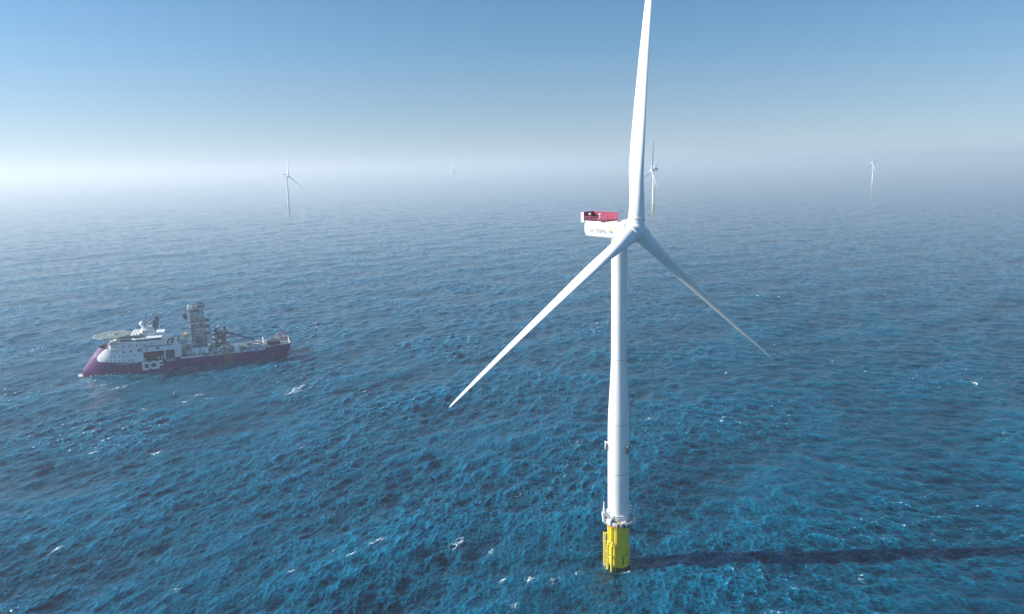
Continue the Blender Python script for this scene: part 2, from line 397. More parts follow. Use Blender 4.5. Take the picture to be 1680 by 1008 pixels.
def make_turbine(loc, yaw, phase, label, group, pitch=PITCH_B, full=True):
    T = empty('wind_turbine', loc, yaw, label, 'wind turbine', group)
    # tower
    prof = [(3.80,17.3),(3.86,30),(3.87,52),(3.84,55),(3.72,58.5),(3.45,64),(3.12,70),(2.88,75),(2.76,80),(2.74,90),(2.76,105),(2.80,122.6)]
    tw = MB(); 
    tw.lathe(prof, n=96); tower = tw.build('tower', white, T, smooth=True)
    if full:
        for z, r in ((36.5,3.868),(79,2.775),(55.2,3.845)):
            fl = MB(); fl.lathe([(r-.02,z-.08),(r+.012,z-.08),(r+.012,z+.08),(r-.02,z+.08)], n=96)
            fl.build('weld_band', steel, tower, smooth=True)
    # foundation
    fd = MB(); fd.lathe([(4.0,-5),(4.0,17.0),(4.2,17.0),(4.2,17.35),(3.7,17.35)], n=96)
    found = fd.build('foundation', yellow if full else hazed, T, smooth=True)
    # nacelle
    nc_ = MB(); L0, L1, n = -13.4, 2.4, 12
    secs = []
    def sect(x, hw, zt, zb, rt, rb, ns=8):
        pts = []
        for (cy, cz, r, a0) in ((hw-rt, zt-rt, rt, 0), (-(hw-rt), zt-rt, rt, 90), (-(hw-rb), zb+rb, rb, 180), (hw-rb, zb+rb, rb, 270)):
            for k in range(ns+1):
                an = math.radians(a0+90*k/ns); pts.append(Vector((x, cy+r*math.cos(an), cz+r*math.sin(an))))
        return pts
    stations = [(-13.4,2.75,3.05,-.9,.6,1.0),(-13.3,2.95,3.25,-1.6,.6,1.2),(-12.9,3.08,3.3,-2.3,.6,1.3),(-12.2,3.1,3.3,-2.65,.6,1.4),(-8,3.1,3.3,-2.8,.6,1.5),(1.4,3.1,3.35,-3.1,.8,1.7),(2.0,2.9,3.2,-2.9,1.2,1.9)]
    vs = []; 
    for s_ in stations: vs += [p+Vector((0, 0, ZH)) for p in sect(*s_)]
    n = 36; fs = []
    for i in range(len(stations)-1):
        for k in range(n): fs.append((i*n+k, i*n+(k+1) % n, (i+1)*n+(k+1) % n, (i+1)*n+k))
    fs += [tuple(range(n-1, -1, -1)), tuple(range((len(stations)-1)*n, len(stations)*n))]
    nc_.add(vs, fs); nac = nc_.build('nacelle', white, T, smooth=True, angle=40)
    ge = MB(); ge.lathe([(2.6,1.9),(3.55,2.15),(3.75,2.5),(3.75,4.0),(3.5,4.25),(2.5,4.3)], n=64, axis='X', M=AXM)
    ge.lathe([(2.2,4.25),(2.2,4.7)], n=48, axis='X', M=AXM)
    ge.build('generator', white, T, smooth=True)
    if full:
        ya = MB(); ya.lathe([(2.8,121.6),(2.95,121.6),(2.95,122.3),(2.8,122.3)], n=64); ya.build('yaw_ring', steel, T, smooth=True)
    # hub with three blade roots
    hb = MB(); hb.lathe([(2.3,4.55),(3.0,4.7),(3.25,5.4),(3.4,6.4),(3.42,7.3),(3.25,8.2),(2.85,9.0),(2.2,9.7),(1.3,10.15),(.4,10.3)], n=64, axis='X', M=AXM)
    for k in range(3):
        M = rotor_matrix(phase+k*2*PI/3)
        hb.lathe([(2.85,1.2),(2.85,3.35),(2.6,3.4)], n=48, M=M)
    hub = hb.build('hub', white, T, smooth=True)
    for k in range(3):
        M = rotor_matrix(phase+k*2*PI/3)
        if full:
            rg = MB(); rg.lathe([(2.5,3.46),(2.98,3.46),(3.05,3.54),(3.05,3.8),(2.98,3.88),(2.4,3.88)], n=64, M=M); rg.build('blade_root_ring', white, hub, smooth=True)
    b0 = blade_mesh('blade', T, pitch=pitch, nspan=64 if full else 26, nc=32 if full else 14); b0.matrix_local = rotor_matrix(phase)
    for k, dp in ((1, 4), (2, 7)):       # each blade is feathered a little differently
        if full: b = blade_mesh('blade', T, pitch=pitch+dp)
        else: b = b0.copy(); link(b, T)
        b.matrix_local = rotor_matrix(phase+k*2*PI/3)
    # helicopter hoist platform on the nacelle roof
    hp = MB(); z0 = ZH+3.45
    hp.box(-14.6, -2.9, -3.3, 3.3, z0, z0+.12, 0)
    plat = hp.build('hoist_platform', red, T)
    wl = MB(); wl.box(-14.55, -14.45, -3.25, 3.25, z0+.12, z0+2.75); wl.box(-14.44, -3.0, 3.18, 3.26, z0+.15, z0+2.75)
    wl.build('windbreak_panel', red, plat)
    rl = MB()
    for x in [-14.3+1.02*i for i in range(12)]:
        rl.box(x-.05, x+.05, 3.08, 3.17, z0+.12, z0+2.8)
        rl.box(x-.035, x+.035, -3.3, -3.22, z0+.12, z0+1.35)
    for zz in (.75, 1.4, 2.05, 2.72): rl.box(-14.4, -3.0, 3.05, 3.16, z0+zz-.06, z0+zz+.06)
    for yy in (-2.2, -1.1, 0, 1.1, 2.2): rl.box(-14.44, -14.38, yy-.05, yy+.05, z0+.12, z0+2.8)
    for zz in (.75, 1.4, 2.05, 2.72): rl.box(-14.44, -14.36, -3.2, 3.1, z0+zz-.04, z0+zz+.04)
    for zz in (.72, 1.32): rl.box(-13.3, -2.95, -3.3, -3.24, z0+zz-.035, z0+zz+.035)
    rl.box(-3.0, -2.9, -3.25, 3.2, z0+1.28, z0+1.36)
    rl.build('railing', pink, plat)
    if full:
        wp = MB(); wp.box(-14.62, -13.4, -3.42, -3.3, z0-.9, z0+2.75); wp.build('end_panel', white, plat)
        eq = MB(); eq.tube((-6.6,-2.5,z0+.1),(-6.6,-2.5,z0+2.4),.14); eq.tube((-7.8,-2.3,z0+.1),(-6.6,-2.5,z0+1.6),.1); eq.lathe([(.3,z0+1.9),(.45,z0+2.2),(.3,z0+2.5)],n=12,cx=-6.6,cy=-2.5)
         
        eq.build('weather_mast', white, plat)
        eq = MB(); eq.lathe([(.35,z0+1.7),(.5,z0+2.0),(.35,z0+2.4)],n=12,cx=-12,cy=-1.5); eq.tube((-12,-1.5,z0+.1),(-12,-1.5,z0+1.8),.08); eq.build('signal_lamp', white, plat)
        ht = MB(); ht.box(-5.6,-4.0,-3.16,-3.02,ZH+2.9,ZH+3.4); ht.build('side_vent', dark, nac)
        ht = MB(); ht.box(.0,.9,-1.5,.2,ZH+3.3,ZH+3.5); ht.build('roof_hatch', dark, nac)
        gp = MB(); gp.box(1.95,2.2,-3.2,-2.9,ZH-1.2,ZH+2.4); gp.build('gap_strip', black, nac)  # black strip at the gap between nacelle and generator
        # lettering and round emblem on the side
        me = text_mesh('VATTENFALL', 2.0); xs = [v.co.x for v in me.vertices]; wd = max(xs)-min(xs)
        sx = 8.5/wd
        for v in me.vertices:
            v.co.x = (v.co.x-min(xs)) * sx
        me.materials.clear(); me.materials.append(grey_txt)
        t = link(bpy.data.objects.new('lettering', me), nac)
        M = Matrix(((1,0,0,-11.0),(0,0,-1,-3.13),(0,1,0,ZH-.85),(0,0,0,1)))   # on the -Y side, reading along +X
        t.matrix_local = M
        lg = MB(); r = .95; cx, cz = -1.15, ZH+.15
        top = [(r*math.cos(a), r*math.sin(a)) for a in np.linspace(0, PI, 17)]+[(x, -.12*math.sin(x/r*PI)) for x in np.linspace(-r, r, 9)][1:-1]
        bot = [(r*math.cos(a), r*math.sin(a)) for a in np.linspace(PI, 2*PI, 17)]+[(x, -.12*math.sin(x/r*PI)-.05) for x in np.linspace(r, -r, 9)][1:-1]
        for poly, mi in ((top, 0), (bot, 1)):
            nn = len(poly); lg.add([(cx+x, -3.15, cz+z) for x, z in poly]+[(cx+x, -3.10, cz+z) for x, z in poly], [tuple(range(nn)), *[(k, nn+k, nn+(k+1) % nn, (k+1) % nn) for k in range(nn)]], mi)
        lg.build('emblem', [logo_y, logo_b], nac)
    # access platform around the tower foot
    yw = yaw
    def D(deg, r, z): return polar(r, deg-math.degrees(yw), z)     # deg in world azimuth
    NP = 10; pr = 6.1
    pf = MB(); pts = [D(18+36*k, pr, 0) for k in range(NP)]
    nn = NP
    pf.add([Vector((p.x, p.y, 17.4)) for p in pts]+[Vector((p.x, p.y, 17.75)) for p in pts], [(k, (k+1) % nn, nn+(k+1) % nn, nn+k) for k in range(nn)]+[tuple(range(nn-1, -1, -1)), tuple(range(nn, 2*nn))])
    pfo = pf.build('access_platform', steel, T)
    rl = MB()
    for zz in (18.3, 18.9): rl.ring([Vector((p.x, p.y, zz)) for p in pts], .05)
    for k in range(NP):
        for t_ in (0, .5): p = pts[k].lerp(pts[(k+1) % NP], t_); rl.tube((p.x, p.y, 17.7), (p.x, p.y, 18.95), .05)
    rl.build('railing', white, pfo)
    if not full: return T
    # brackets, boxes and gear on the platform
    for k in range(NP):
        br = MB(); p = pts[k]; q = p.normalized()*4.0; br.tube((q.x, q.y, 15.2), (p.x*.97, p.y*.97, 17.4), .12)
        br.build('bracket', yellow2, pfo)
    def boxat(mb, deg, r, hx, hy, z0_, z1_, rot=0):
        p = D(deg, r, 0); M = Matrix.Translation(p) @ Matrix.Rotation(math.radians(deg+rot)-yw, 4, 'Z'); mb.box(-hx, hx, -hy, hy, z0_, z1_, 0, M)
    for nm, mt, lst in (('equipment_box', dark, ((205,5,.5,.8,17.75,19.2),(238,5.1,.45,.7,17.75,18.9))),
                        ('switch_cabinet', white, ((222,5.1,.5,.9,17.75,19.3),(285,5,.5,.7,17.75,19),(185,5.2,.45,.6,17.75,20.1))),
                        ('tool_chest', yellow, ((262,5.3,.45,.55,17.75,18.8),)), ('kerb_board', orange, ((246,6.12,.06,1.7,17.3,17.55),)), ('life_ring_box', orange, ((276,5.5,.3,.5,17.75,18.5),)),
                        ('safety_sign', white, tuple((dg,6.0,.1,.42,17.75,18.8) for dg in (228,246,254,270,292,300,308,316))),
                        ('gate_mesh', black, tuple((dg,6.0,.1,.34,17.1,18.5) for dg in (250,262,283,295,303,312,320)))):
        for q_ in lst: e = MB(); boxat(e, *q_); e.build(nm, mt, pfo)
    # davit crane
    cr = MB(); a = D(196, 5.9, 17.7); b = D(194, 5.6, 25.2); cr.tube(a, a+Vector((0,0,3.0)), .42, .38, 12); cr.tube(a+Vector((0,0,3.0)), b, .36, .16, 10)
    c = D(186, 5.3, 22.8); cr.tube(D(186,5.3,17.8), c, .16); cr.tube(c, a+Vector((0,0,3)), .07); cr.tube(b, D(206,5.7,19.0), .04)
    boxat(cr, 196, 5.9, .5, .5, 20.0, 21.2); cr.build('crane', white, pfo, smooth=True)
    # stair, door and lamp post on the camera side
    dr = MB(); boxat(dr, 232, 3.78, .14, .62, 18.1, 20.6); door = dr.build('door', steel, tower)
    h_ = MB(); boxat(h_, 234.5, 3.94, .04, .08, 19.2, 19.4); h_.build('handle', black, door)
    lp = MB(); a = D(268, 5.9, 17.75); b = a+Vector((0,0,6.4)); c = D(258, 5.6, 24.15); lp.tube(a, b, .05); lp.tube(b, c, .05); lp.build('lamp_post', steel, pfo)
    st = MB()
    for i in range(14):
        p = D(205+i*2.8, 4.55, 17.8+i*.24); st.tube(p*1.0, Vector((p.x*1.18, p.y*1.18, p.z)), .06)
    st.path([D(205+i*2.8, 4.55, 18.9+i*.24) for i in range(14)], .05); st.path([D(205+i*2.8, 5.3, 18.9+i*.24) for i in range(14)], .05)
    st.path([D(205+i*2.8, 5.3, 17.8+i*.24) for i in range(14)], .08); st.build('stair', white, pfo)
    rg2 = MB(); rg2.lathe([(3.84,20.6),(4.25,20.6),(4.25,20.75),(3.84,20.75)], n=48); rg2.build('cable_ring', white, tower, smooth=True)
    # high rail basket on the far right
    bk = MB(); arc = [D(a_, 7.2, 0) for a_ in range(-40, 50, 12)]
    for zz in (18.0, 19.1, 20.3): bk.path([Vector((p.x, p.y, zz)) for p in arc], .06)
    for p in arc: bk.tube((p.x*.86, p.y*.86, 17.6), (p.x, p.y, 20.3), .05)
    bk.build('side_basket', steel, pfo)
    # boat landing: ladder, fender tubes, guide pipes
    camdeg = math.degrees(math.atan2(-loc[1], -loc[0]))       # direction from tower to the photographer, about 261
    bl_ = MB()
    for s_ in (-.42, .42):
        p = D(186, 5.15, 0); q = Vector((-math.sin(math.radians(200)-yw), math.cos(math.radians(200)-yw), 0))*s_*1.6
        bl_.tube((p.x+q.x, p.y+q.y, -3), (p.x+q.x, p.y+q.y, 12.6), .2)
    p = D(186, 5.15, 0); q = Vector((-math.sin(math.radians(200)-yw), math.cos(math.radians(200)-yw), 0))*.67
    for i in range(20): bl_.tube((p.x-q.x, p.y-q.y, -1+i*.7), (p.x+q.x, p.y+q.y, -1+i*.7), .07)
    for zz in (1.5, 5.2, 9, 12.3):
        c_ = D(186, 3.95, 0); bl_.tube((p.x-q.x, p.y-q.y, zz), (c_.x, c_.y, zz), .16); bl_.tube((p.x+q.x, p.y+q.y, zz), (c_.x, c_.y, zz), .16)
    bl_.build('ladder', yellow2, found, smooth=True)
    fn = MB()
    for dg in (214, 234):
        fn.tube(D(dg, 5.15, -3), D(dg, 5.15, 9.3), .42, n=14); fn.tube(D(dg, 5.15, 9.3), D(dg, 3.9, 10.1), .42, n=14)
        for zz in (1.2, 4.6, 8.4): fn.tube(D(dg, 5.15, zz), D(dg, 3.9, zz), .22)
    fn.path([D(d_, 5.2, 4.7) for d_ in (214, 220, 227, 234)], .2)
    fn.build('fender_tube', yellow2, found, smooth=True)
    gp = MB(); gp.tube(D(226, 4.5, 9.8), D(226, 4.5, 16.9), .22, n=10); gp.tube(D(248, 4.35, -3), D(248, 4.35, 16.8), .16, n=10); gp.tube(D(205, 4.4, 9), D(205, 4.4, 16.8), .14, n=10)
    for zz in (11, 13, 15): gp.tube(D(218, 4.2, zz), D(234, 4.2, zz), .12)
    gp.build('guide_pipe', yellow2, found, smooth=True)
    cl = MB()
    vs = []; A0, A1, nseg = 244, 420, 48
    for (r_, z_) in ((4.0,8.0),(4.35,7.7),(4.35,.35),(4.0,.1)):
        for i in range(nseg+1): vs.append(D(A0+(A1-A0)*i/nseg, r_, z_))
    fs = [(j*(nseg+1)+i, (j+1)*(nseg+1)+i, (j+1)*(nseg+1)+i+1, j*(nseg+1)+i+1) for j in range(3) for i in range(nseg)]
    cl.add(vs, fs); cl.build('protective_collar', yellow, found, smooth=True)
    gr = MB(); gr.lathe([(4.03,-4),(4.38,-3),(4.38,.55),(4.03,.6)], n=64); gr.build('growth_band', growth, found, smooth=True)
    mk = MB()
    def onc(u, z, w_, h_, rot=0):     # a mark painted on the collar, u metres clockwise of the photographer's direction
        a_ = camdeg+8+math.degrees(u/4.36)
        p = D(a_, 4.37, z); M = Matrix.Translation(p) @ Matrix.Rotation(math.radians(a_)-yw, 4, 'Z') @ Matrix.Rotation(rot, 4, 'X')
        mk.box(-.02, .02, -w_/2, w_/2, -h_/2, h_/2, 0, M)
    for u, z, w_, h_, ro in ((1.35,2.5,.42,1.7,0),(1.35,3.7,.5,.35,0),(1.15,4.3,.22,.8,.5),(1.6,4.3,.22,.8,-.5),(1.1,4.9,.3,.5,.6),(1.35,5.2,.5,.25,.3),(.95,5.6,.2,.45,.5),
                              (2.2,5.2,.5,.3,.25),(2.65,5.35,.45,.3,.25),(3.1,5.5,.5,.35,.25),(2.9,6.0,.16,.5,0)): onc(u, z, w_, h_, ro)
    mk.build('painted_mark', black, found)
    # two sensor boxes on the tower
    for dg in (180, 312):
        bx = MB(); boxat(bx, dg, 4.35, .55, .75, 45.0, 47.6); boxat(bx, dg, 4.75, .2, .95, 47.3, 47.75); o_ = bx.build('sensor_box', white if dg == 180 else steel, tower, bevel=.08)
        pn = MB(); boxat(pn, dg-9, 4.62, .3, .32, 44.6, 47.1); boxat(pn, dg+10, 4.62, .25, .22, 44.9, 46.9); pn.build('antenna_panel', dark, o_)
    sp = MB(); boxat(sp, camdeg, 3.86, .02, .35, 36.3, 36.8); sp.build('inspection_plate', steel, tower)
    return T
YAW = -math.radians(46.533)
make_turbine((37.657, 237.587, 0), YAW, math.radians(7.887), 'big white offshore wind turbine on a yellow foundation with red platform rails', None)
# distant turbines, fading into the haze
far = [((-840.5,2597.1,0), -20, 6, 'faded white turbine in the haze beyond the ship, nacelle pointing left'),
       ((-378.5,4517.3,0), -33, 4, 'faintest white turbine, a thin ghost alone on the horizon between ship and main tower'),
       ((462.1,2226.2,0), 190, 4, 'small white turbine with orange-yellow foot just right of the big upright blade'),
       ((851.6,4057.8,0), 228, 36, 'paler turbine mostly hidden directly behind the nearer small one'),
       ((2027.0,3854.4,0), 175, 5, 'small pale turbine alone in the haze on the far right')]
proto = None
for i, (loc, yaw, ph, lab) in enumerate(far):
    make_turbine(loc, math.radians(yaw), math.radians(ph), lab, 'distant turbines of the wind farm', full=False)

# ------------------------------------------------------------------ offshore construction ship
hull_p = mat('hull_purple', (0.125, 0.003, 0.125), 0.32, noise_amt=0.25, nscale=0.12, coat=0.3)
hull_low = mat('hull_antifouling', (0.035, 0.025, 0.035), 0.6, noise_amt=0.4, nscale=0.3)
ship_w = mat('ship_white', (0.90, 0.90, 0.89), 0.4, noise_amt=0.10, nscale=0.25)
deck_g = mat('deck_grey', (0.20, 0.24, 0.25), 0.7, noise_amt=0.4, nscale=0.4)
heli_g = mat('helideck_green', (0.17, 0.23, 0.24), 0.7, noise_amt=0.2, nscale=0.3)
bay_b = mat('bay_bluegrey', (0.07, 0.09, 0.11), 0.6, noise_amt=0.2)
glass = mat('dark_glass', (0.012, 0.016, 0.02), 0.12)
tow_g = mat('lay_tower_grey', (0.62, 0.65, 0.66), 0.55, noise_amt=0.5, nscale=0.5)
tow_d = mat('machinery_dark', (0.17, 0.19, 0.22), 0.55, noise_amt=0.5, nscale=0.6)
boat_m = mat('lifeboat_magenta', (0.42, 0.01, 0.13), 0.35)
red_o = mat('red_oxide', (0.50, 0.10, 0.07), 0.6, noise_amt=0.3)
salmon = mat('salmon_paint', (0.62, 0.28, 0.20), 0.6, noise_amt=0.3)
ylw_d = mat('dull_yellow', (0.45, 0.36, 0.16), 0.6)
SA = math.radians(-158.29)
S = empty('offshore_ship', (-183.2-0.370*14, 533.1+0.929*14, 0), SA,
          'purple and white offshore construction ship with upswept bow, round helideck and lattice tower amidships', 'ship')
def lin(x, tab):
    if x <= tab[0][0]: return tab[0][1]
    for (a, b), (c, d) in zip(tab[:-1], tab[1:]):
        if x <= c: return b+(d-b)*(x-a)/(c-a)
    return tab[-1][1]
XE = [(-3,142.3),(0,143.2),(3,142.4),(6.7,140.2),(12.7,136.2),(17.2,132.6),(19.8,130.6)]
XS = [(-3,8),(0,3),(3,-2.2),(5,-3.8),(10.2,-4.6)]
def xstem(z): return lin(z, XE)
def halfb(x, z):
    xf = 100+ (max(0, z)/19.8)*8; xe = xstem(z)
    b = 14.0
    if x > xf:
        t = min(1, (x-xf)/(xe-xf)); k = min(1, max(0, z/19.8))
        b *= max(0, 1-t**(1.9+.7*k))**(0.80-.18*k)
    if x < 8:
        t = (8-x)/12.6; b *= 1-.10*t*t
    return b
def loft(mb, x0f, x1f, zs, ns, mif=None, bow=True):
    nz = len(zs); rows = []
    for sgn in (1, -1):
        g = []
        for z in zs:
            x0, x1 = x0f(z), x1f(z); row = []
            for i in range(ns+1):
                t = i/ns; t = 1-(1-t)**1.7 if bow else t
                x = x0+(x1-x0)*t; row.append(Vector((x, sgn*halfb(x, z), z)))
            g.append(row)
        vs = [v for r in g for v in r]
        fs = []; mis = []
        for j in range(nz-1):
            for i in range(ns):
                q = (j*(ns+1)+i, j*(ns+1)+i+1, (j+1)*(ns+1)+i+1, (j+1)*(ns+1)+i)
                if sgn > 0: q = q[::-1]
                fs.append(q); c = (vs[q[0]]+vs[q[2]])/2; mis.append(mif(c) if mif else 0)
        o = len(mb.v); mb.v += [tuple(v) for v in vs]; mb.f += [tuple(k+o for k in f) for f in fs]; mb.mi += mis
    return mb
def deckplate(mb, x0, x1, z, n, mi, shrink=0.0):
    for i in range(n):
        a, b = x0+(x1-x0)*i/n, x0+(x1-x0)*(i+1)/n
        ha, hb_ = max(0, halfb(a, z)-shrink), max(0, halfb(b, z)-shrink)
        mb.add([(a, -ha, z), (b, -hb_, z), (b, hb_, z), (a, ha, z)], [(0, 1, 2, 3)], mi)
hl = MB()
zs = [-3, -1.5, -.6, 0, .35, 1, 2, 3, 4, 5, 6, 7, 7.3]
loft(hl, lambda z: lin(z, XS), xstem, zs, 150, lambda c: 1 if c.z < .35 else 0)
# transom
tv = []; 
for z in zs: x = lin(z, XS); tv += [(x, -halfb(x, z), z), (x, halfb(x, z), z)]
hl.add(tv, [(2*i, 2*i+2, 2*i+3, 2*i+1) for i in range(len(zs)-1)], 0)
deckplate(hl, -4.2, 139.5, 7.25, 60, 2)
hull = hl.build('hull', [hull_p, hull_low, deck_g], S, smooth=True, angle=40)
# bow body: purple stem, white flank
def white_region(c):
    zb = 8.4+(c.x-103)/28*1.9; xw = lin(c.z, [(9,126),(9.8,129.2),(10.6,130.8),(12,131.6),(14,131.0),(16,129.2),(18,127),(19.8,124.8)])
    return 1 if (c.z > zb and c.x < xw) else 0
bw = MB(); zz = [7.3+12.5*i/50 for i in range(51)]
loft(bw, lambda z: 100.0, xstem, zz, 130, white_region)
deckplate(bw, 100, 132, 17.2, 30, 2, .05)
bow = bw.build('bow', [hull_p, ship_w, deck_g], hull, smooth=True, angle=50)
# bulwarks aft
bk = MB()
def strip(mb, x0, x1, z0, z1, y=14.0, t=.25, mi=0, sides=(1, -1)):
    for s_ in sides: mb.box(x0, x1, min(s_*y, s_*(y-t)), max(s_*y, s_*(y-t)), z0, z1, mi)
strip(bk, 75, 103, 7.3, 8.55, 14.0, .4, 0)
strip(bk, 14.8, 75, 7.28, 7.9, 13.95, .3, 1)
strip(bk, 60, 75, 7.9, 8.6, 13.9, .3, 1)
bk.build('bulwark', [hull_p, ship_w], hull)
sb = MB()
n = 22; pts = []
for i in range(n+1):
    x = 15-19.6*i/n; pts.append((x, halfb(x, 9)))
ring = [(x, b) for x, b in pts]+[(x, -b) for x, b in reversed(pts)]
for (x0, y0), (x1, y1) in zip(ring[:-1], ring[1:]):
    zt = lambda x: 8.2+2.0*min(1, max(0, (15-x)/12))**.6
    sb.add([(x0,y0,7.3),(x1,y1,7.3),(x1,y1,zt(x1)),(x0,y0,zt(x0)), (x0,y0*.96,7.3),(x1,y1*.96,7.3),(x1,y1*.96,zt(x1)),(x0,y0*.96,zt(x0))], [(0,1,2,3),(7,6,5,4)], 0)
    sb.add([(x0,y0,zt(x0)),(x1,y1,zt(x1)),(x1,y1*.96,zt(x1)+.02),(x0,y0*.96,zt(x0)+.02)], [(0,1,2,3)], 1)
sb.build('stern_bulwark', [hull_p, ship_w], hull)
pd_ = MB(); pd_.prism([(14.8,-13.2),(14.8,13.2),(-4.0,12.2),(-4.0,-12.2)], 7.3, 8.6); pd_.build('stern_deck', deck_g, hull)
ar = MB(); ar.path([(14.9,13.6,8),(15.2,13.4,10.2),(15.4,11.5,11.6),(15.4,-11.5,11.6),(15.2,-13.4,10.2)], .38, n=8)
ar.path([(-4.2,12.4,10.3),(-4.2,-12.4,10.3)], .35, n=8); ar.build('stern_arch', ship_w, hull, smooth=True)
# superstructure
sp = MB()
sp.box(79, 103.2, -13.9, 9.6, 7.3, 18.7); sp.box(103.2, 121, -12.4, 12.4, 17.2, 19.3)
sp.box(79, 103.2, 9.6, 14.0, 15.35, 18.7); sp.box(85.4, 86.3, 9.6, 14.02, 8.5, 15.35); sp.box(102.9, 104, 9.6, 13.98, 8.5, 18.7)
sup = sp.build('superstructure', ship_w, S)
b_ = MB(); b_.box(74.6, 79.0, 8.8, 14.02, 9.2, 16.2); b_.prism([(74.6,16.2),(79.0,16.2),(79.0,18.0),(76.5,18.0)], -14.0, -8.9, 0, Matrix(((1,0,0,0),(0,0,-1,0),(0,1,0,0),(0,0,0,1))))
b_.build('side_locker', ship_w, sup)
pn = MB(); pn.box(86.3, 102.9, 9.62, 9.7, 8.5, 15.3); pn.box(79, 102.9, 9.7, 13.6, 8.5, 8.62); pn.build('lifeboat_recess', bay_b, sup)
pn = MB(); pn.box(79.05, 85.4, 13.2, 13.3, 8.5, 15.2); pn.build('bay_panel', bay_b, sup)  # dark blue-grey panel across the side bay
pn = MB(); pn.box(79.05, 85.4, 13.9, 14.06, 6.3, 8.5); pn.build('bay_sill', mat('sill_grey', (.25,.3,.34), .5), sup)
for i, x in enumerate((99.5, 101.2, 90.5, 88.0)):
    q = MB(); q.box(x-.6, x+.4, 10.5, 12.6, 8.6, 10.6+.5*(i % 2)); q.build('davit_base', ship_w, sup)
q = MB(); q.box(89, 97, 9.72, 9.8, 9, 10.8); q.build('side_door', tow_d, sup)
def windowrow(lst, parent, hw=.45, hh=.38, y=14.0):
    for x, z, *r in lst:
        w2, h2 = r if r else (hw, hh)
        yy = y
        if x > 100 and y > 13.9: yy = halfb(x, z)
        q = MB(); q.box(x-w2, x+w2, yy-.25, yy+.06, z-h2, z+h2); q.build('window', glass, parent, bevel=0)
windowrow([(124.8,10.9),(121.5,10.7),(118.9,10.6),(116.2,10.5),(113.6,10.4),(110.2,10.4),(107.6,10.3),(121.4,14.0),(118.8,13.9),(116.1,13.8),(113.5,13.8),(110.3,13.9),(105.3,13.9),
           (121.2,17.5,.5,.3),(116.9,17.4,.5,.35),(112.8,17.1,.5,.8),(108,17.3,.5,.8),(127.5,10.6,.3,.3)], bow)
windowrow([(103.1,17.3,.55,.75),(101.7,17.3,.55,.75),(97.5,17.2,.5,.7),(90.9,17.5,.55,.7),(89.5,17.5,.55,.7)], sup, y=14.01)
# second tier with rounded front, dark side gallery, bridge
t2 = MB(); fr = [(121+2.4*math.cos(a), 12*math.sin(a)) for a in np.linspace(-PI/2, PI/2, 17)]
t2.prism([(84,-12.2)]+[(x, y) for x, y in fr]+[(84,12.2)], 19.2, 22.2)
tier = t2.build('accommodation_tier', ship_w, sup, smooth=True, angle=30)
dk = MB(); dk.prism([(81,-13.6),(122,-13.6),(122,13.6),(81,13.6)], 18.72, 19.0); dk.build('walkway_deck', deck_g, sup)
rl = MB()
for z in (19.6, 20.1): rl.tube((81,13.5,z),(121,13.5,z),.06); 
for x in range(81, 122, 2): rl.tube((x,13.5,19),(x,13.5,20.1),.06)
rl.build('railing', ship_w, sup)
windowrow([(119,20.8,.45,.35),(117.3,20.8,.45,.35),(113,20.8),(109,20.8),(104,20.8),(99,20.8),(94,20.8)], tier, y=12.2)
q = MB(); q.prism([(86,-13.2),(110,-13.2),(116,-9),(119.5,-4),(119.5,4),(116,9),(110,13.2),(86,13.2)], 22.2, 22.7); q.build('bridge_deck', ship_w, sup)
brp = [(87,-13.8),(104,-13.8),(107.5,-10),(115,-8),(118,-3.5),(118,3.5),(115,8),(107.5,10),(104,13.8),(87,13.8)]
b_ = MB(); b_.prism(brp, 22.7, 23.7); br_ = b_.build('bridge', ship_w, sup)
ins = [(x-.15 if x > 90 else x+.15, y*.985) for x, y in brp]
b_ = MB(); b_.prism(ins, 23.7, 25.1); b_.build('window_band', glass, br_)
b_ = MB(); b_.prism([(x+.25 if x > 90 else x-.25, y*1.015) for x, y in brp], 25.1, 25.75)
b_.build('bridge_roof', ship_w, br_)
for x in [88+1.9*i for i in range(9)]:
    q = MB(); q.box(x-.14, x+.14, 13.5, 13.72, 23.7, 25.1); q.build('mullion', ship_w, br_)
# helideck
R_ = 12.8; oc = [(120+R_*1.04*math.cos(math.radians(22.5+45*k)), R_*1.04*math.sin(math.radians(22.5+45*k))) for k in range(8)]
hd = MB(); hd.prism(oc, 27.6, 28.1); heli = hd.build('helideck', heli_g, S)
hd = MB(); hd.prism([(101.5,-11),(108.5,-11),(108.5,11),(101.5,11)], 27.5, 27.95); hd.build('helideck_apron', heli_g, heli)
for i in range(3):
    q = MB(); q.box(102.4+2.1*i, 103.8+2.1*i, -10.5, 9.5, 27.95, 28.15); q.build('parking_panel', ship_w, heli)
q = MB(); q.lathe([(8.1,28.105),(8.1,28.13),(8.9,28.13),(8.9,28.105)], n=64, cx=120, cy=0, caps=False); q.build('landing_circle', ylw_d, heli)
q = MB()
for (a, b, c, d) in ((-1.7,-1.0,-1.9,1.9),(1.0,1.7,-1.9,1.9),(-1.0,1.0,-.35,.35)): q.box(122.2+a, 122.2+b, c, d, 28.105, 28.14)
q.build('landing_mark', ship_w, heli)
q = MB(); q.lathe([(1.9,28.105),(1.9,28.125)], n=32, cx=118, cy=0); q.build('dark_spot', black, heli)
q = MB(); ro = [(120+(R_*1.13)*math.cos(math.radians(22.5+45*k)), (R_*1.13)*math.sin(math.radians(22.5+45*k))) for k in range(8)]
for k in range(8):
    a, b = oc[k], oc[(k+1) % 8]; c, d = ro[(k+1) % 8], ro[k]
    if min(a[0], b[0]) < 109: continue
    q.add([(*a,27.7),(*b,27.7),(*c,28.0),(*d,28.0),(*a,27.6),(*b,27.6),(*c,27.9),(*d,27.9)], [(0,1,2,3),(7,6,5,4),(2,6,7,3)])
q.build('safety_net', ship_w, heli)
q = MB()
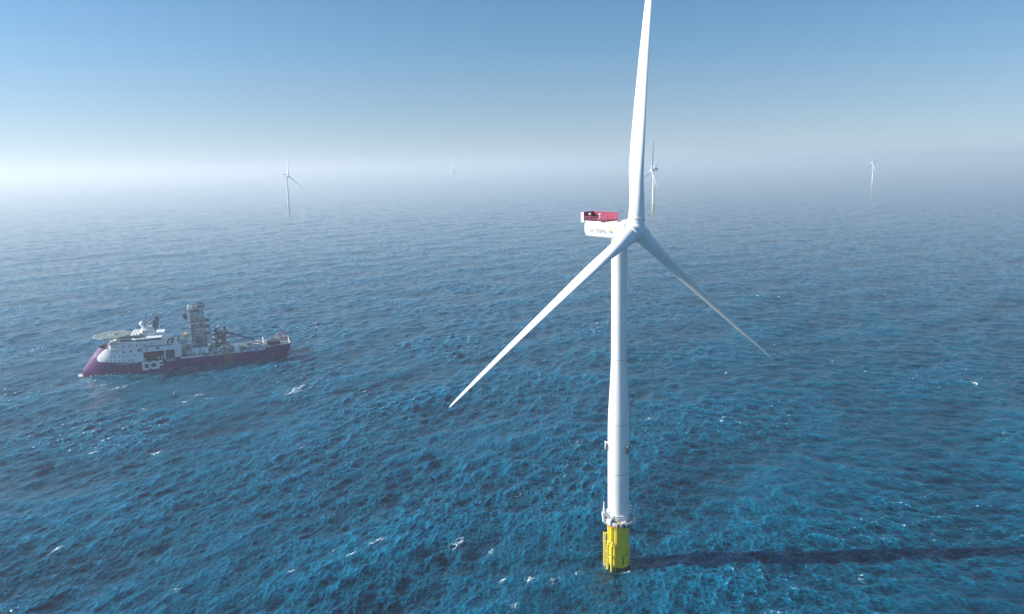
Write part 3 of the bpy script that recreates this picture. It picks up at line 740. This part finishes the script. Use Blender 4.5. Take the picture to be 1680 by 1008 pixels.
for y in (-8, 0, 8):
    q.tube((112,y,22.5),(112,y,27.6),.3); q.tube((119,y*.8,22),(127,y,27.6),.25); q.tube((104,y,25.5),(104,y,27.6),.25)
    q.tube((122.5,y*.6,17.3),(125,y*.9,27.6),.3)
for x in (110, 116, 122, 128): q.box(x-.2, x+.2, -9, 9, 27.0, 27.6)
q.build('support_truss', ship_w, heli)
# foredeck gear
for x, y in ((124.5,4),(126,-3),(123.6,8)):
    q = MB(); q.box(x-1, x+1, y-1.2, y+1.2, 17.2, 18.9); q.tube((x,y-1.6,18.9),(x,y+1.6,18.9),.6,n=12); q.build('mooring_winch', deck_g, bow)
# wheelhouse top, radome, raked mast
q = MB(); q.prism([(92,-4.5),(100.5,-4.5),(102,-2),(102,2),(100.5,4.5),(92,4.5)], 25.75, 30.2); q.prism([(93,-3),(99,-3),(99,3),(93,3)], 30.2, 32.0)
dh = q.build('mast_house', ship_w, S)
for i in range(4):
    q = MB(); q.box(93.5+2*i, 94.6+2*i, 4.45, 4.56, 28, 29); q.build('window', glass, dh)
def sphere(mb, c, r, n=12): 
    mb.lathe([(r*math.sin(PI*i/n)+1e-3, c[2]-r*math.cos(PI*i/n)) for i in range(n+1)], n=20, cx=c[0], cy=c[1])
q = MB(); sphere(q, (100.6,0,34.3), 2.0); q.tube((100.6,0,30),(100.6,0,33),.8,n=12); q.build('radome', ship_w, dh, smooth=True)
q = MB(); sphere(q, (97.5,3.2,31.6), 1.0); q.build('radome', ship_w, dh, smooth=True)
q = MB(); q.add([(97,-2,26),(92.2,-2,26),(88.4,-1.4,37.5),(91.0,-1.4,39.5),(97,2,26),(92.2,2,26),(88.4,1.4,37.5),(91.0,1.4,39.5)], [(0,1,2,3),(7,6,5,4),(0,3,7,4),(1,5,6,2),(3,2,6,7)])
mast = q.build('mast', tow_d, S)
q = MB()
for z, w_ in ((36.5,2.0),(39.5,2.6),(40.8,1.6)): q.box(91-w_/2, 91+w_/2, -2.4, 2.4, z, z+.25)
q.tube((91,0,39.5),(90.8,0,42.2),.22); q.box(89.6,92.2,-.3,.3,41.3,41.7); q.tube((91,2,36.5),(91,2,38),.3); q.tube((91,-2,36.5),(91,-2,38.3),.3); q.build('antenna_yard', tow_d, mast)
q = MB(); A_, B_ = Vector((99.5,2.5,31)), Vector((91.8,2.5,36.8))
for oy, oz in ((0,0),(0,1.1),(1.0,0),(1.0,1.1)): q.tube(A_+Vector((0,oy,oz)), B_+Vector((0,oy,oz*.6)), .18, n=5)
for i in range(10):
    p0 = A_.lerp(B_, i/10); p1 = A_.lerp(B_, (i+1)/10); q.tube(p0, p1+Vector((0,0,1)), .11, n=4); q.tube(p0+Vector((0,1,0)), p1+Vector((0,1,1)), .11, n=4)
q.build('crane_boom', tow_d, mast)
q = MB(); q.tube((99.9,1,33),(94.3,1,38.6),.55,.4,8); q.build('crane_jib', tow_d, mast)
q = MB(); q.tube((88,6,25.7),(88,6,30),.12); q.tube((106,-6,25.7),(106,-6,31),.1); q.tube((90,-8,25.7),(90,-8,32),.1); q.build('whip_antenna', ship_w, br_)
# DOF lettering on the hull side
lt = MB(); 
def XY(u, v): return (101.6-u, v)
def slab(poly):
    n = len(poly); lt.add([(x, 14.07, z) for x, z in poly]+[(x, 13.95, z) for x, z in poly], [tuple(range(n))]+[(k, n+k, n+(k+1) % n, (k+1) % n) for k in range(n)])
def band_(cx, cz, r0, r1, a0, a1, n=20, ex=1.0):
    for i in range(n):
        t0, t1 = math.radians(a0+(a1-a0)*i/n), math.radians(a0+(a1-a0)*(i+1)/n)
        slab([XY(cx+ex*r*math.cos(t), cz+r*math.sin(t)) for r, t in ((r0,t0),(r1,t0),(r1,t1),(r0,t1))])
slab([XY(0,1.55),XY(1.7,1.55),XY(1.7,8.05),XY(0,8.05)])
slab([XY(1.7,1.55),XY(2.6,1.55),XY(2.6,3.0),XY(1.7,3.0)]); slab([XY(1.7,6.6),XY(2.6,6.6),XY(2.6,8.05),XY(1.7,8.05)])
band_(2.6, 4.8, 1.8, 3.25, -90, 90, 24); band_(7.7, 4.95, 1.75, 3.25, 0, 360, 40)
slab([XY(10.0,1.7),XY(11.5,1.7),XY(11.5,5.4),XY(10.0,5.4)])
band_(12.6, 5.4, 1.15, 2.75, 90, 180, 14); slab([XY(12.6,6.55),XY(14.0,6.55),XY(14.0,8.15),XY(12.6,8.15)])
slab([XY(11.5,3.9),XY(14.1,3.9),XY(14.1,5.15),XY(11.5,5.15)])
lt.build('ship_lettering', ship_w, hull)
for x0, x1 in ((103.5,116.5),):
    q = MB()
    x = x0; random.seed(4)
    while x < x1:
        wd = .35+.25*random.random(); yy = halfb(x, 8.6); q.box(x, x+wd, yy-.2, yy+.05, 7.75, 8.25); x += wd+.25
    q.build('name_strip', ship_w, hull)
for x, z in ((136.5,6.5),(133.5,10.2),(137.5,10.0),(134.3,14.0),(130.8,17.2)):
    q = MB(); yy = halfb(x, z); q.box(x-.35, x+.35, yy-.5, yy+.06, z-.3, z+.3); q.build('hawse_hole', black, bow)
for x, z in ((120.5,1.3),(117.5,1.5),(111,1.4),(9.5,3.5),(30,3.4),(75.5,2.8)):
    q = MB(); yy = halfb(x, z); q.box(x-.25, x+.25, yy-.4, yy+.07, z-.25, z+.25); q.build('discharge_port', ship_w, hull)
# arched machine beside the locker
q = MB(); q.box(76.5,83.5,3,10,18.7,19.3); q.tube((78.5,4,20.6),(78.5,9,20.6),1.5,n=20); q.tube((82,4,20.4),(82,9,20.4),1.3,n=20); mc = q.build('reel_machine', ship_w, sup, smooth=True)
for cx, r in ((78.5,2.4),(82,2.0)):
    for y in (9.4, 3.6):
        q = MB(); q.path([(cx+r*math.cos(a), y, 20.2+r*math.sin(a)) for a in np.linspace(-.4, PI+.4, 14)], .28, n=6); q.build('arch_frame', black, mc)
# lay tower
def lattice(name, x0, x1, y0, y1, z0, z1, nb, r, matl, parent, rb=None):
    q = MB(); rb = rb or r*.55
    for x in (x0, x1):
        for y in (y0, y1): q.tube((x,y,z0),(x,y,z1), r, n=8)
    zz = [z0+(z1-z0)*i/nb for i in range(nb+1)]
    for a, b in zip(zz[:-1], zz[1:]):
        for (p, q2) in (((x0,y0),(x1,y0)),((x1,y0),(x1,y1)),((x1,y1),(x0,y1)),((x0,y1),(x0,y0))):
            q.tube((*p,a),(*q2,b), rb, n=5); q.tube((*q2,a),(*p,b), rb, n=5); q.tube((*p,b),(*q2,b), rb, n=5)
    return q.build(name, matl, parent)
tower2 = lattice('lay_tower', 58.5, 67.5, -4.5, 5.0, 9.5, 42.5, 9, .5, tow_g, S)
q = MB(); q.box(67.0, 69.0, 3.6, 5.6, 10, 42.8); q.box(67.0,69.0,-5.6,-3.6,10,42.8); q.build('tower_column', ship_w, tower2)
random.seed(11)
for z in (14.5, 18.5, 23.5, 28.2, 33.2, 38.6, 42.5):
    q = MB(); e = random.uniform(.4, 1.6); q.box(57.6-e, 68.6+random.uniform(0,.8), -6.2, 6.4, z, z+.35); q.build('tower_platform', tow_d if z != 38.6 else tow_g, tower2)
    q = MB()
    for zz_ in (z+.9, z+1.4): q.ring([(57-e,6.3,zz_),(69,6.3,zz_),(69,-6.2,zz_),(57-e,-6.2,zz_)], .07, n=4)
    q.build('railing', ship_w, tower2)
for i in range(34):
    z = random.choice((14.8, 18.8, 23.8, 28.5, 33.5, 38.9, 42.9)); x = random.uniform(58, 67); y = random.uniform(-4, 5.4)
    q = MB(); sx_, sy_, sz_ = random.uniform(.4,1.7), random.uniform(.4,1.6), random.uniform(.8,3.0)
    if i % 3: q.box(x-sx_/2, x+sx_, y-sy_, y+sy_*.6, z, z+sz_)
    else: q.tube((x-1,y,z+1),(x+1.5,y+.5,z+1.2), .7, n=12)
    q.build('tensioner_unit', random.choice((tow_d, tow_d, tow_g, ship_w, red_o if z in (28.5, 33.5) else tow_g)), tower2)
q = MB(); q.box(58,68,-5,5.4,38.9,41.2); q.build('top_house', tow_g, tower2)
q = MB()
for y in (-.7, .7): q.path([(60.5+4.0*math.cos(a), y, 43.2+4.0*math.sin(a)) for a in np.linspace(0, PI, 20)], .38, n=6)
for a in np.linspace(.1, PI-.1, 9): q.tube((60.5,0,43.2),(60.5+3.9*math.cos(a),0,43.2+3.9*math.sin(a)), .2, n=5)
q.box(56.2,64.8,-.9,.9,42.9,43.5); q.build('top_sheave', tow_d, tower2)
q = MB(); sphere(q, (67.5,3,45.6), 1.0); q.tube((67.5,3,42.8),(67.5,3,45),.5); q.build('beacon_dome', ship_w, tower2, smooth=True)
q = MB(); q.tube((70.3,2,38.5),(70.3,5,38.5),2.1,n=20); q.tube((69.8,2,36.5),(69.8,5,36.5),1.2,n=16); q.build('side_sheave', tow_d, tower2)
for z in (32.6, 27.6, 22.0):
    q = MB(); q.box(54.8,57.5,1.5,5.5,z,z+1.8); q.tube((54.6,3,z+.9),(54.6,5.6,z+.9),1.1,n=14); q.build('winch_unit', tow_d, tower2)
q = MB(); q.box(69,73,-2,4,21.5,23.5); q.tube((71,-2,22.5),(71,4.4,22.5),1.7,n=18); q.build('side_winch', ylw_d, tower2)
q = MB()
for x, y, h in ((73.5,2,26),(75,-4,24),(72,8,20),(74.5,9,17.5)): q.tube((x,y,8),(x,y,h),.22); q.tube((x-1.4,y,h-2),(x+1.4,y,h-2),.14)
q.build('vent_mast', tow_g, S)
# tower foot machinery
random.seed(23)
base = MB(); base.box(40, 74, -11, 10.5, 7.3, 9.5); base_o = base.build('machinery_deck', tow_d, S)
for i in range(60):
    x = random.uniform(40, 73.5); y = random.uniform(-9, 11.5); q = MB(); h = random.uniform(.8, 4.2)
    if 54 < x < 70 and y < 4: h *= 1.5
    sx_, sy_ = random.uniform(.5, 2.0), random.uniform(.5, 1.6)
    if i % 4 == 0: q.tube((x,y,9.3),(x,y,9.5+h), sx_*.6, n=12)
    elif i % 4 == 1: q.tube((x-sx_,y,9.4+h*.6),(x+sx_,y,9.4+h*.6), sy_*.7, n=12)
    else: q.box(x-sx_, x+sx_, y-sy_, y+sy_, 9.4, 9.5+h)
    q.build('deck_machine', random.choice((tow_d, tow_g, tow_g, deck_g, ship_w)), base_o)
q = MB()
for i in range(26):
    x = 41+random.random()*32; y = random.uniform(-8, 11.8); q.tube((x,y,9),(x+random.uniform(-2,2),y,random.uniform(11,16)), .13, n=5)
    x2 = 41+random.random()*26; q.tube((x2,12.2,8.4+random.random()*2),(x2+5,12.2,8.4+random.random()*2), .16, n=5)
q.build('pipework', tow_g, base_o)
# second machinery tower
t3 = lattice('reel_tower', 43.5, 50.5, -5, 3.5, 9.5, 23.5, 4, .4, tow_d, S)
for z in (13, 17, 20.5, 23.5):
    q = MB(); q.box(41.5-random.random(),52.5+random.random(),-6,5,z,z+.35); q.build('tower_platform', tow_g, t3)
for i in range(26):
    z = random.choice((9.5,13.3,17.3,20.8,23.8)); x = random.uniform(43,51); y = random.uniform(-4,4.5); q = MB(); s_ = random.uniform(.6,1.7)
    if i % 2: q.tube((x,y-s_,z+s_),(x,y+s_,z+s_), s_, n=14)
    else: q.box(x-s_,x+s_,y-s_,y+s_,z,z+2*s_)
    q.build('winch_unit', random.choice((tow_d,tow_d,tow_g)), t3)
q = MB(); q.path([(44.5+3.6*math.cos(a), 1, 24+3.6*math.sin(a)) for a in np.linspace(-.3, PI+.6, 20)], .42, n=6); q.build('guide_arch', ship_w, t3)
q = MB(); q.path([(53+2*math.cos(a), 2, 17+3.4*math.sin(a)) for a in np.linspace(-1.4, 1.4, 10)], .6, n=8); sphere(q, (53.5,2,13.5), 1.3); sphere(q, (55.5,0,23), 1.2); q.build('white_chute', ship_w, t3, smooth=True)
q = MB()
for oy in (0, 1.2):
    for oz in (0, 1.1): q.tube((43,oy,21.5+oz),(23,oy,13.3+oz*.6), .2, n=5)
for i in range(12):
    a = Vector((43,0,21.5)).lerp(Vector((23,0,13.3)), i/12); b = Vector((43,1.2,22.6)).lerp(Vector((23,1.2,13.9)), (i+1)/12); q.tube(a, b, .12, n=4)
q.build('transfer_boom', tow_d, t3)
q = MB(); q.tube((22.5,.5,7.3),(22.5,.5,13.6),.35); q.build('boom_rest', tow_d, S)
# crane pedestal with hoop
q = MB(); q.box(33.6,37.2,10.2,13.4,7.3,13.2); q.tube((37.4,12,7.5),(37.4,12,15.2),.2); q.tube((37.4,12,15.2),(35.4,12,15.5),.2); q.build('crane_pedestal', ship_w, S)
# ladder over the side
q = MB()
for x in (39.4, 41.0, 42.8, 44.4): q.tube((x,14.35,-1.5),(x,14.35,9.5),.14)
for i in range(13): q.tube((39.4,14.35,-1+i*.85),(44.4,14.35,-1+i*.85),.07)
q.path([(39.4,14.35,9.5),(39.4,12,13.8)], .14); q.path([(44.4,14.35,9.5),(44.4,12,13.8)], .14)
q.build('boarding_ladder', ylw_d, S)
rl = MB()
for z in (8.6, 9.1): rl.tube((16,13.7,z),(60,13.7,z),.06,n=4)
for x in range(16, 60, 2): rl.tube((x,13.7,7.8),(x,13.7,9.1),.07,n=4)
rl.build('railing', ship_w, hull)
for x in range(17, 58, 3):
    q = MB(); q.box(x, x+1.6, 12.6, 13.4, 7.9, 8.8); q.build('bulwark_locker', ship_w if x % 2 else deck_g, hull)
# aft working deck gear fixed to the ship
random.seed(5)
for i in range(16):
    x = random.uniform(17, 38); y = random.uniform(-10, 10); q = MB(); s_ = random.uniform(.5, 1.2)
    q.box(x-s_*1.5, x+s_*1.5, y-s_, y+s_, 7.3, 7.6+s_*1.6); q.build('deck_fitting', random.choice((deck_g, tow_g, ship_w, tow_d)), hull)
q = MB(); q.box(16.5,26,6.5,12,7.3,9.3); q.tube((17,9,9.7),(25.5,9,9.7),.9,n=12); q.build('pipe_rack', tow_g, hull)
G_ = 'cargo standing on the ship deck'
def onship(p): return S.matrix_world @ Vector(p)
bpy.context.view_layer.update()
def deck_thing(name, x, y, z, label, cat, group=None):
    p = S.matrix_basis @ Vector((x, y, z)); return empty(name, p, SA, label, cat, group)
# lifeboat in its recess
lb = deck_thing('lifeboat', 93.1, 12.0, 11.2, 'magenta enclosed lifeboat hanging in the dark recess above the white hull letters', 'lifeboat')
q = MB(); vs = []; NS, NC = 16, 14
for i in range(NS+1):
    t = -1+2*i/NS; rr = max(.02, (1-abs(t)**3.2))**.6
    for k in range(NC):
        a = 2*PI*k/NC; vs.append((t*5.1, math.cos(a)*1.5*rr, 1.25+math.sin(a)*1.25*rr))
q.add(vs, [(i*NC+k, (i+1)*NC+k, (i+1)*NC+(k+1) % NC, i*NC+(k+1) % NC) for i in range(NS) for k in range(NC)])
lbh = q.build('boat_hull', boat_m, lb, smooth=True)
q = MB(); q.prism([(-2.8,-.8),(-.6,-.8),(-.6,.8),(-2.8,.8)], 2.2, 3.0); q.build('steering_cabin', boat_m, lb)
for x in (-1.5,-.2,1.1,2.4): q = MB(); q.box(x-.25,x+.25,1.30,1.42,1.5,1.8); q.build('porthole', glass, lb)
# cabins at the rail
for x, lab in ((64.6, 'white box cabin at the ship rail below the lattice tower, nearer the bow'), (58.0, 'white box cabin at the ship rail below the lattice tower, nearer the stern')):
    t_ = deck_thing('deck_cabin', x, 12.2, 9.5, lab, 'cabin', 'white cabins by the lattice tower')
    q = MB(); q.box(-2.4,2.4,-1.5,1.5,0,4.6); cb = q.build('cabin_shell', ship_w, t_, bevel=.25)
    q = MB(); q.box(-2.5,2.5,-1.6,1.6,-.9,0); q.build('skid_base', deck_g, t_)
    q = MB(); q.box(.8,1.7,1.5,1.56,.3,2.3); q.build('door', deck_g, t_)
q = MB(); q.box(60.2,62.3,10.2,13.0,8.4,14.6); q.build('stair_tower', tow_g, S)
# dark bin on the stern
t_ = deck_thing('cargo_bin', 7.8, 3.5, 8.6, 'dark blue open steel bin standing on the stern deck', 'bin', G_)
q = MB(); q.prism([(-5,-2.6),(5,-2.6),(5,2.6),(-5,2.6)], 0, .25); 
for (a, b, c, d) in ((-5,5,-2.6,-2.4),(-5,5,2.4,2.6),(-5,-4.8,-2.4,2.4),(4.8,5,-2.4,2.4)): q.box(a,b,c,d,.25,3.3)
q.build('bin_wall', mat('bin_blue', (.05,.07,.11), .5, noise_amt=.3), t_)
q = MB(); q.box(-5.1,5.1,2.4,2.7,3.3,3.5); q.box(-5.1,5.1,-2.7,-2.4,3.3,3.5); q.build('bin_rim', ship_w, t_)
for x, y, h, c_, lab in ((4.0,-8.5,6.0,salmon,'salmon orange winch frame at the stern beside the dark bin'), (-.8,-9.5,6.6,red_o,'taller rust red winch frame at the far stern corner'), (31.5,4,2.6,red_o,'dark red spool on the aft working deck nearer the tower'), (26.0,3,3.2,salmon,'bright salmon red winch on the aft working deck before the stern arch')):
    t_ = deck_thing('deck_winch', x, y, 8.6 if x < 10 else 7.3, lab, 'winch', 'red winches on the after deck')
    q = MB()
    for sx_ in (-1.4, 1.4):
        for sy_ in (-1.1, 1.1): q.tube((sx_,sy_,0),(sx_*.7,sy_*.7,h),.22,n=6)
    q.box(-1.2,1.2,-1,1,h-.3,h); q.build('winch_frame', c_, t_)
    q = MB(); q.tube((0,-1.2,h*.45),(0,1.2,h*.45),1.2,n=16); q.build('drum', c_, t_)
    for s_ in (-1.25, 1.25): q = MB(); q.tube((0,s_-.08,h*.45),(0,s_+.08,h*.45),1.6,n=16); q.build('drum_flange', ship_w, t_)
t_ = deck_thing('pallet_stack', 21, 0, 7.3, 'grey cargo stack between the red winch and the stern arch', 'cargo', G_)
q = MB(); q.box(-3,3,-2,2,0,1.2); q.build('lower_crate', deck_g, t_)
q = MB(); q.box(-2.4,2.2,-1.6,1.8,1.2,2.3); q.build('upper_crate', tow_g, t_)
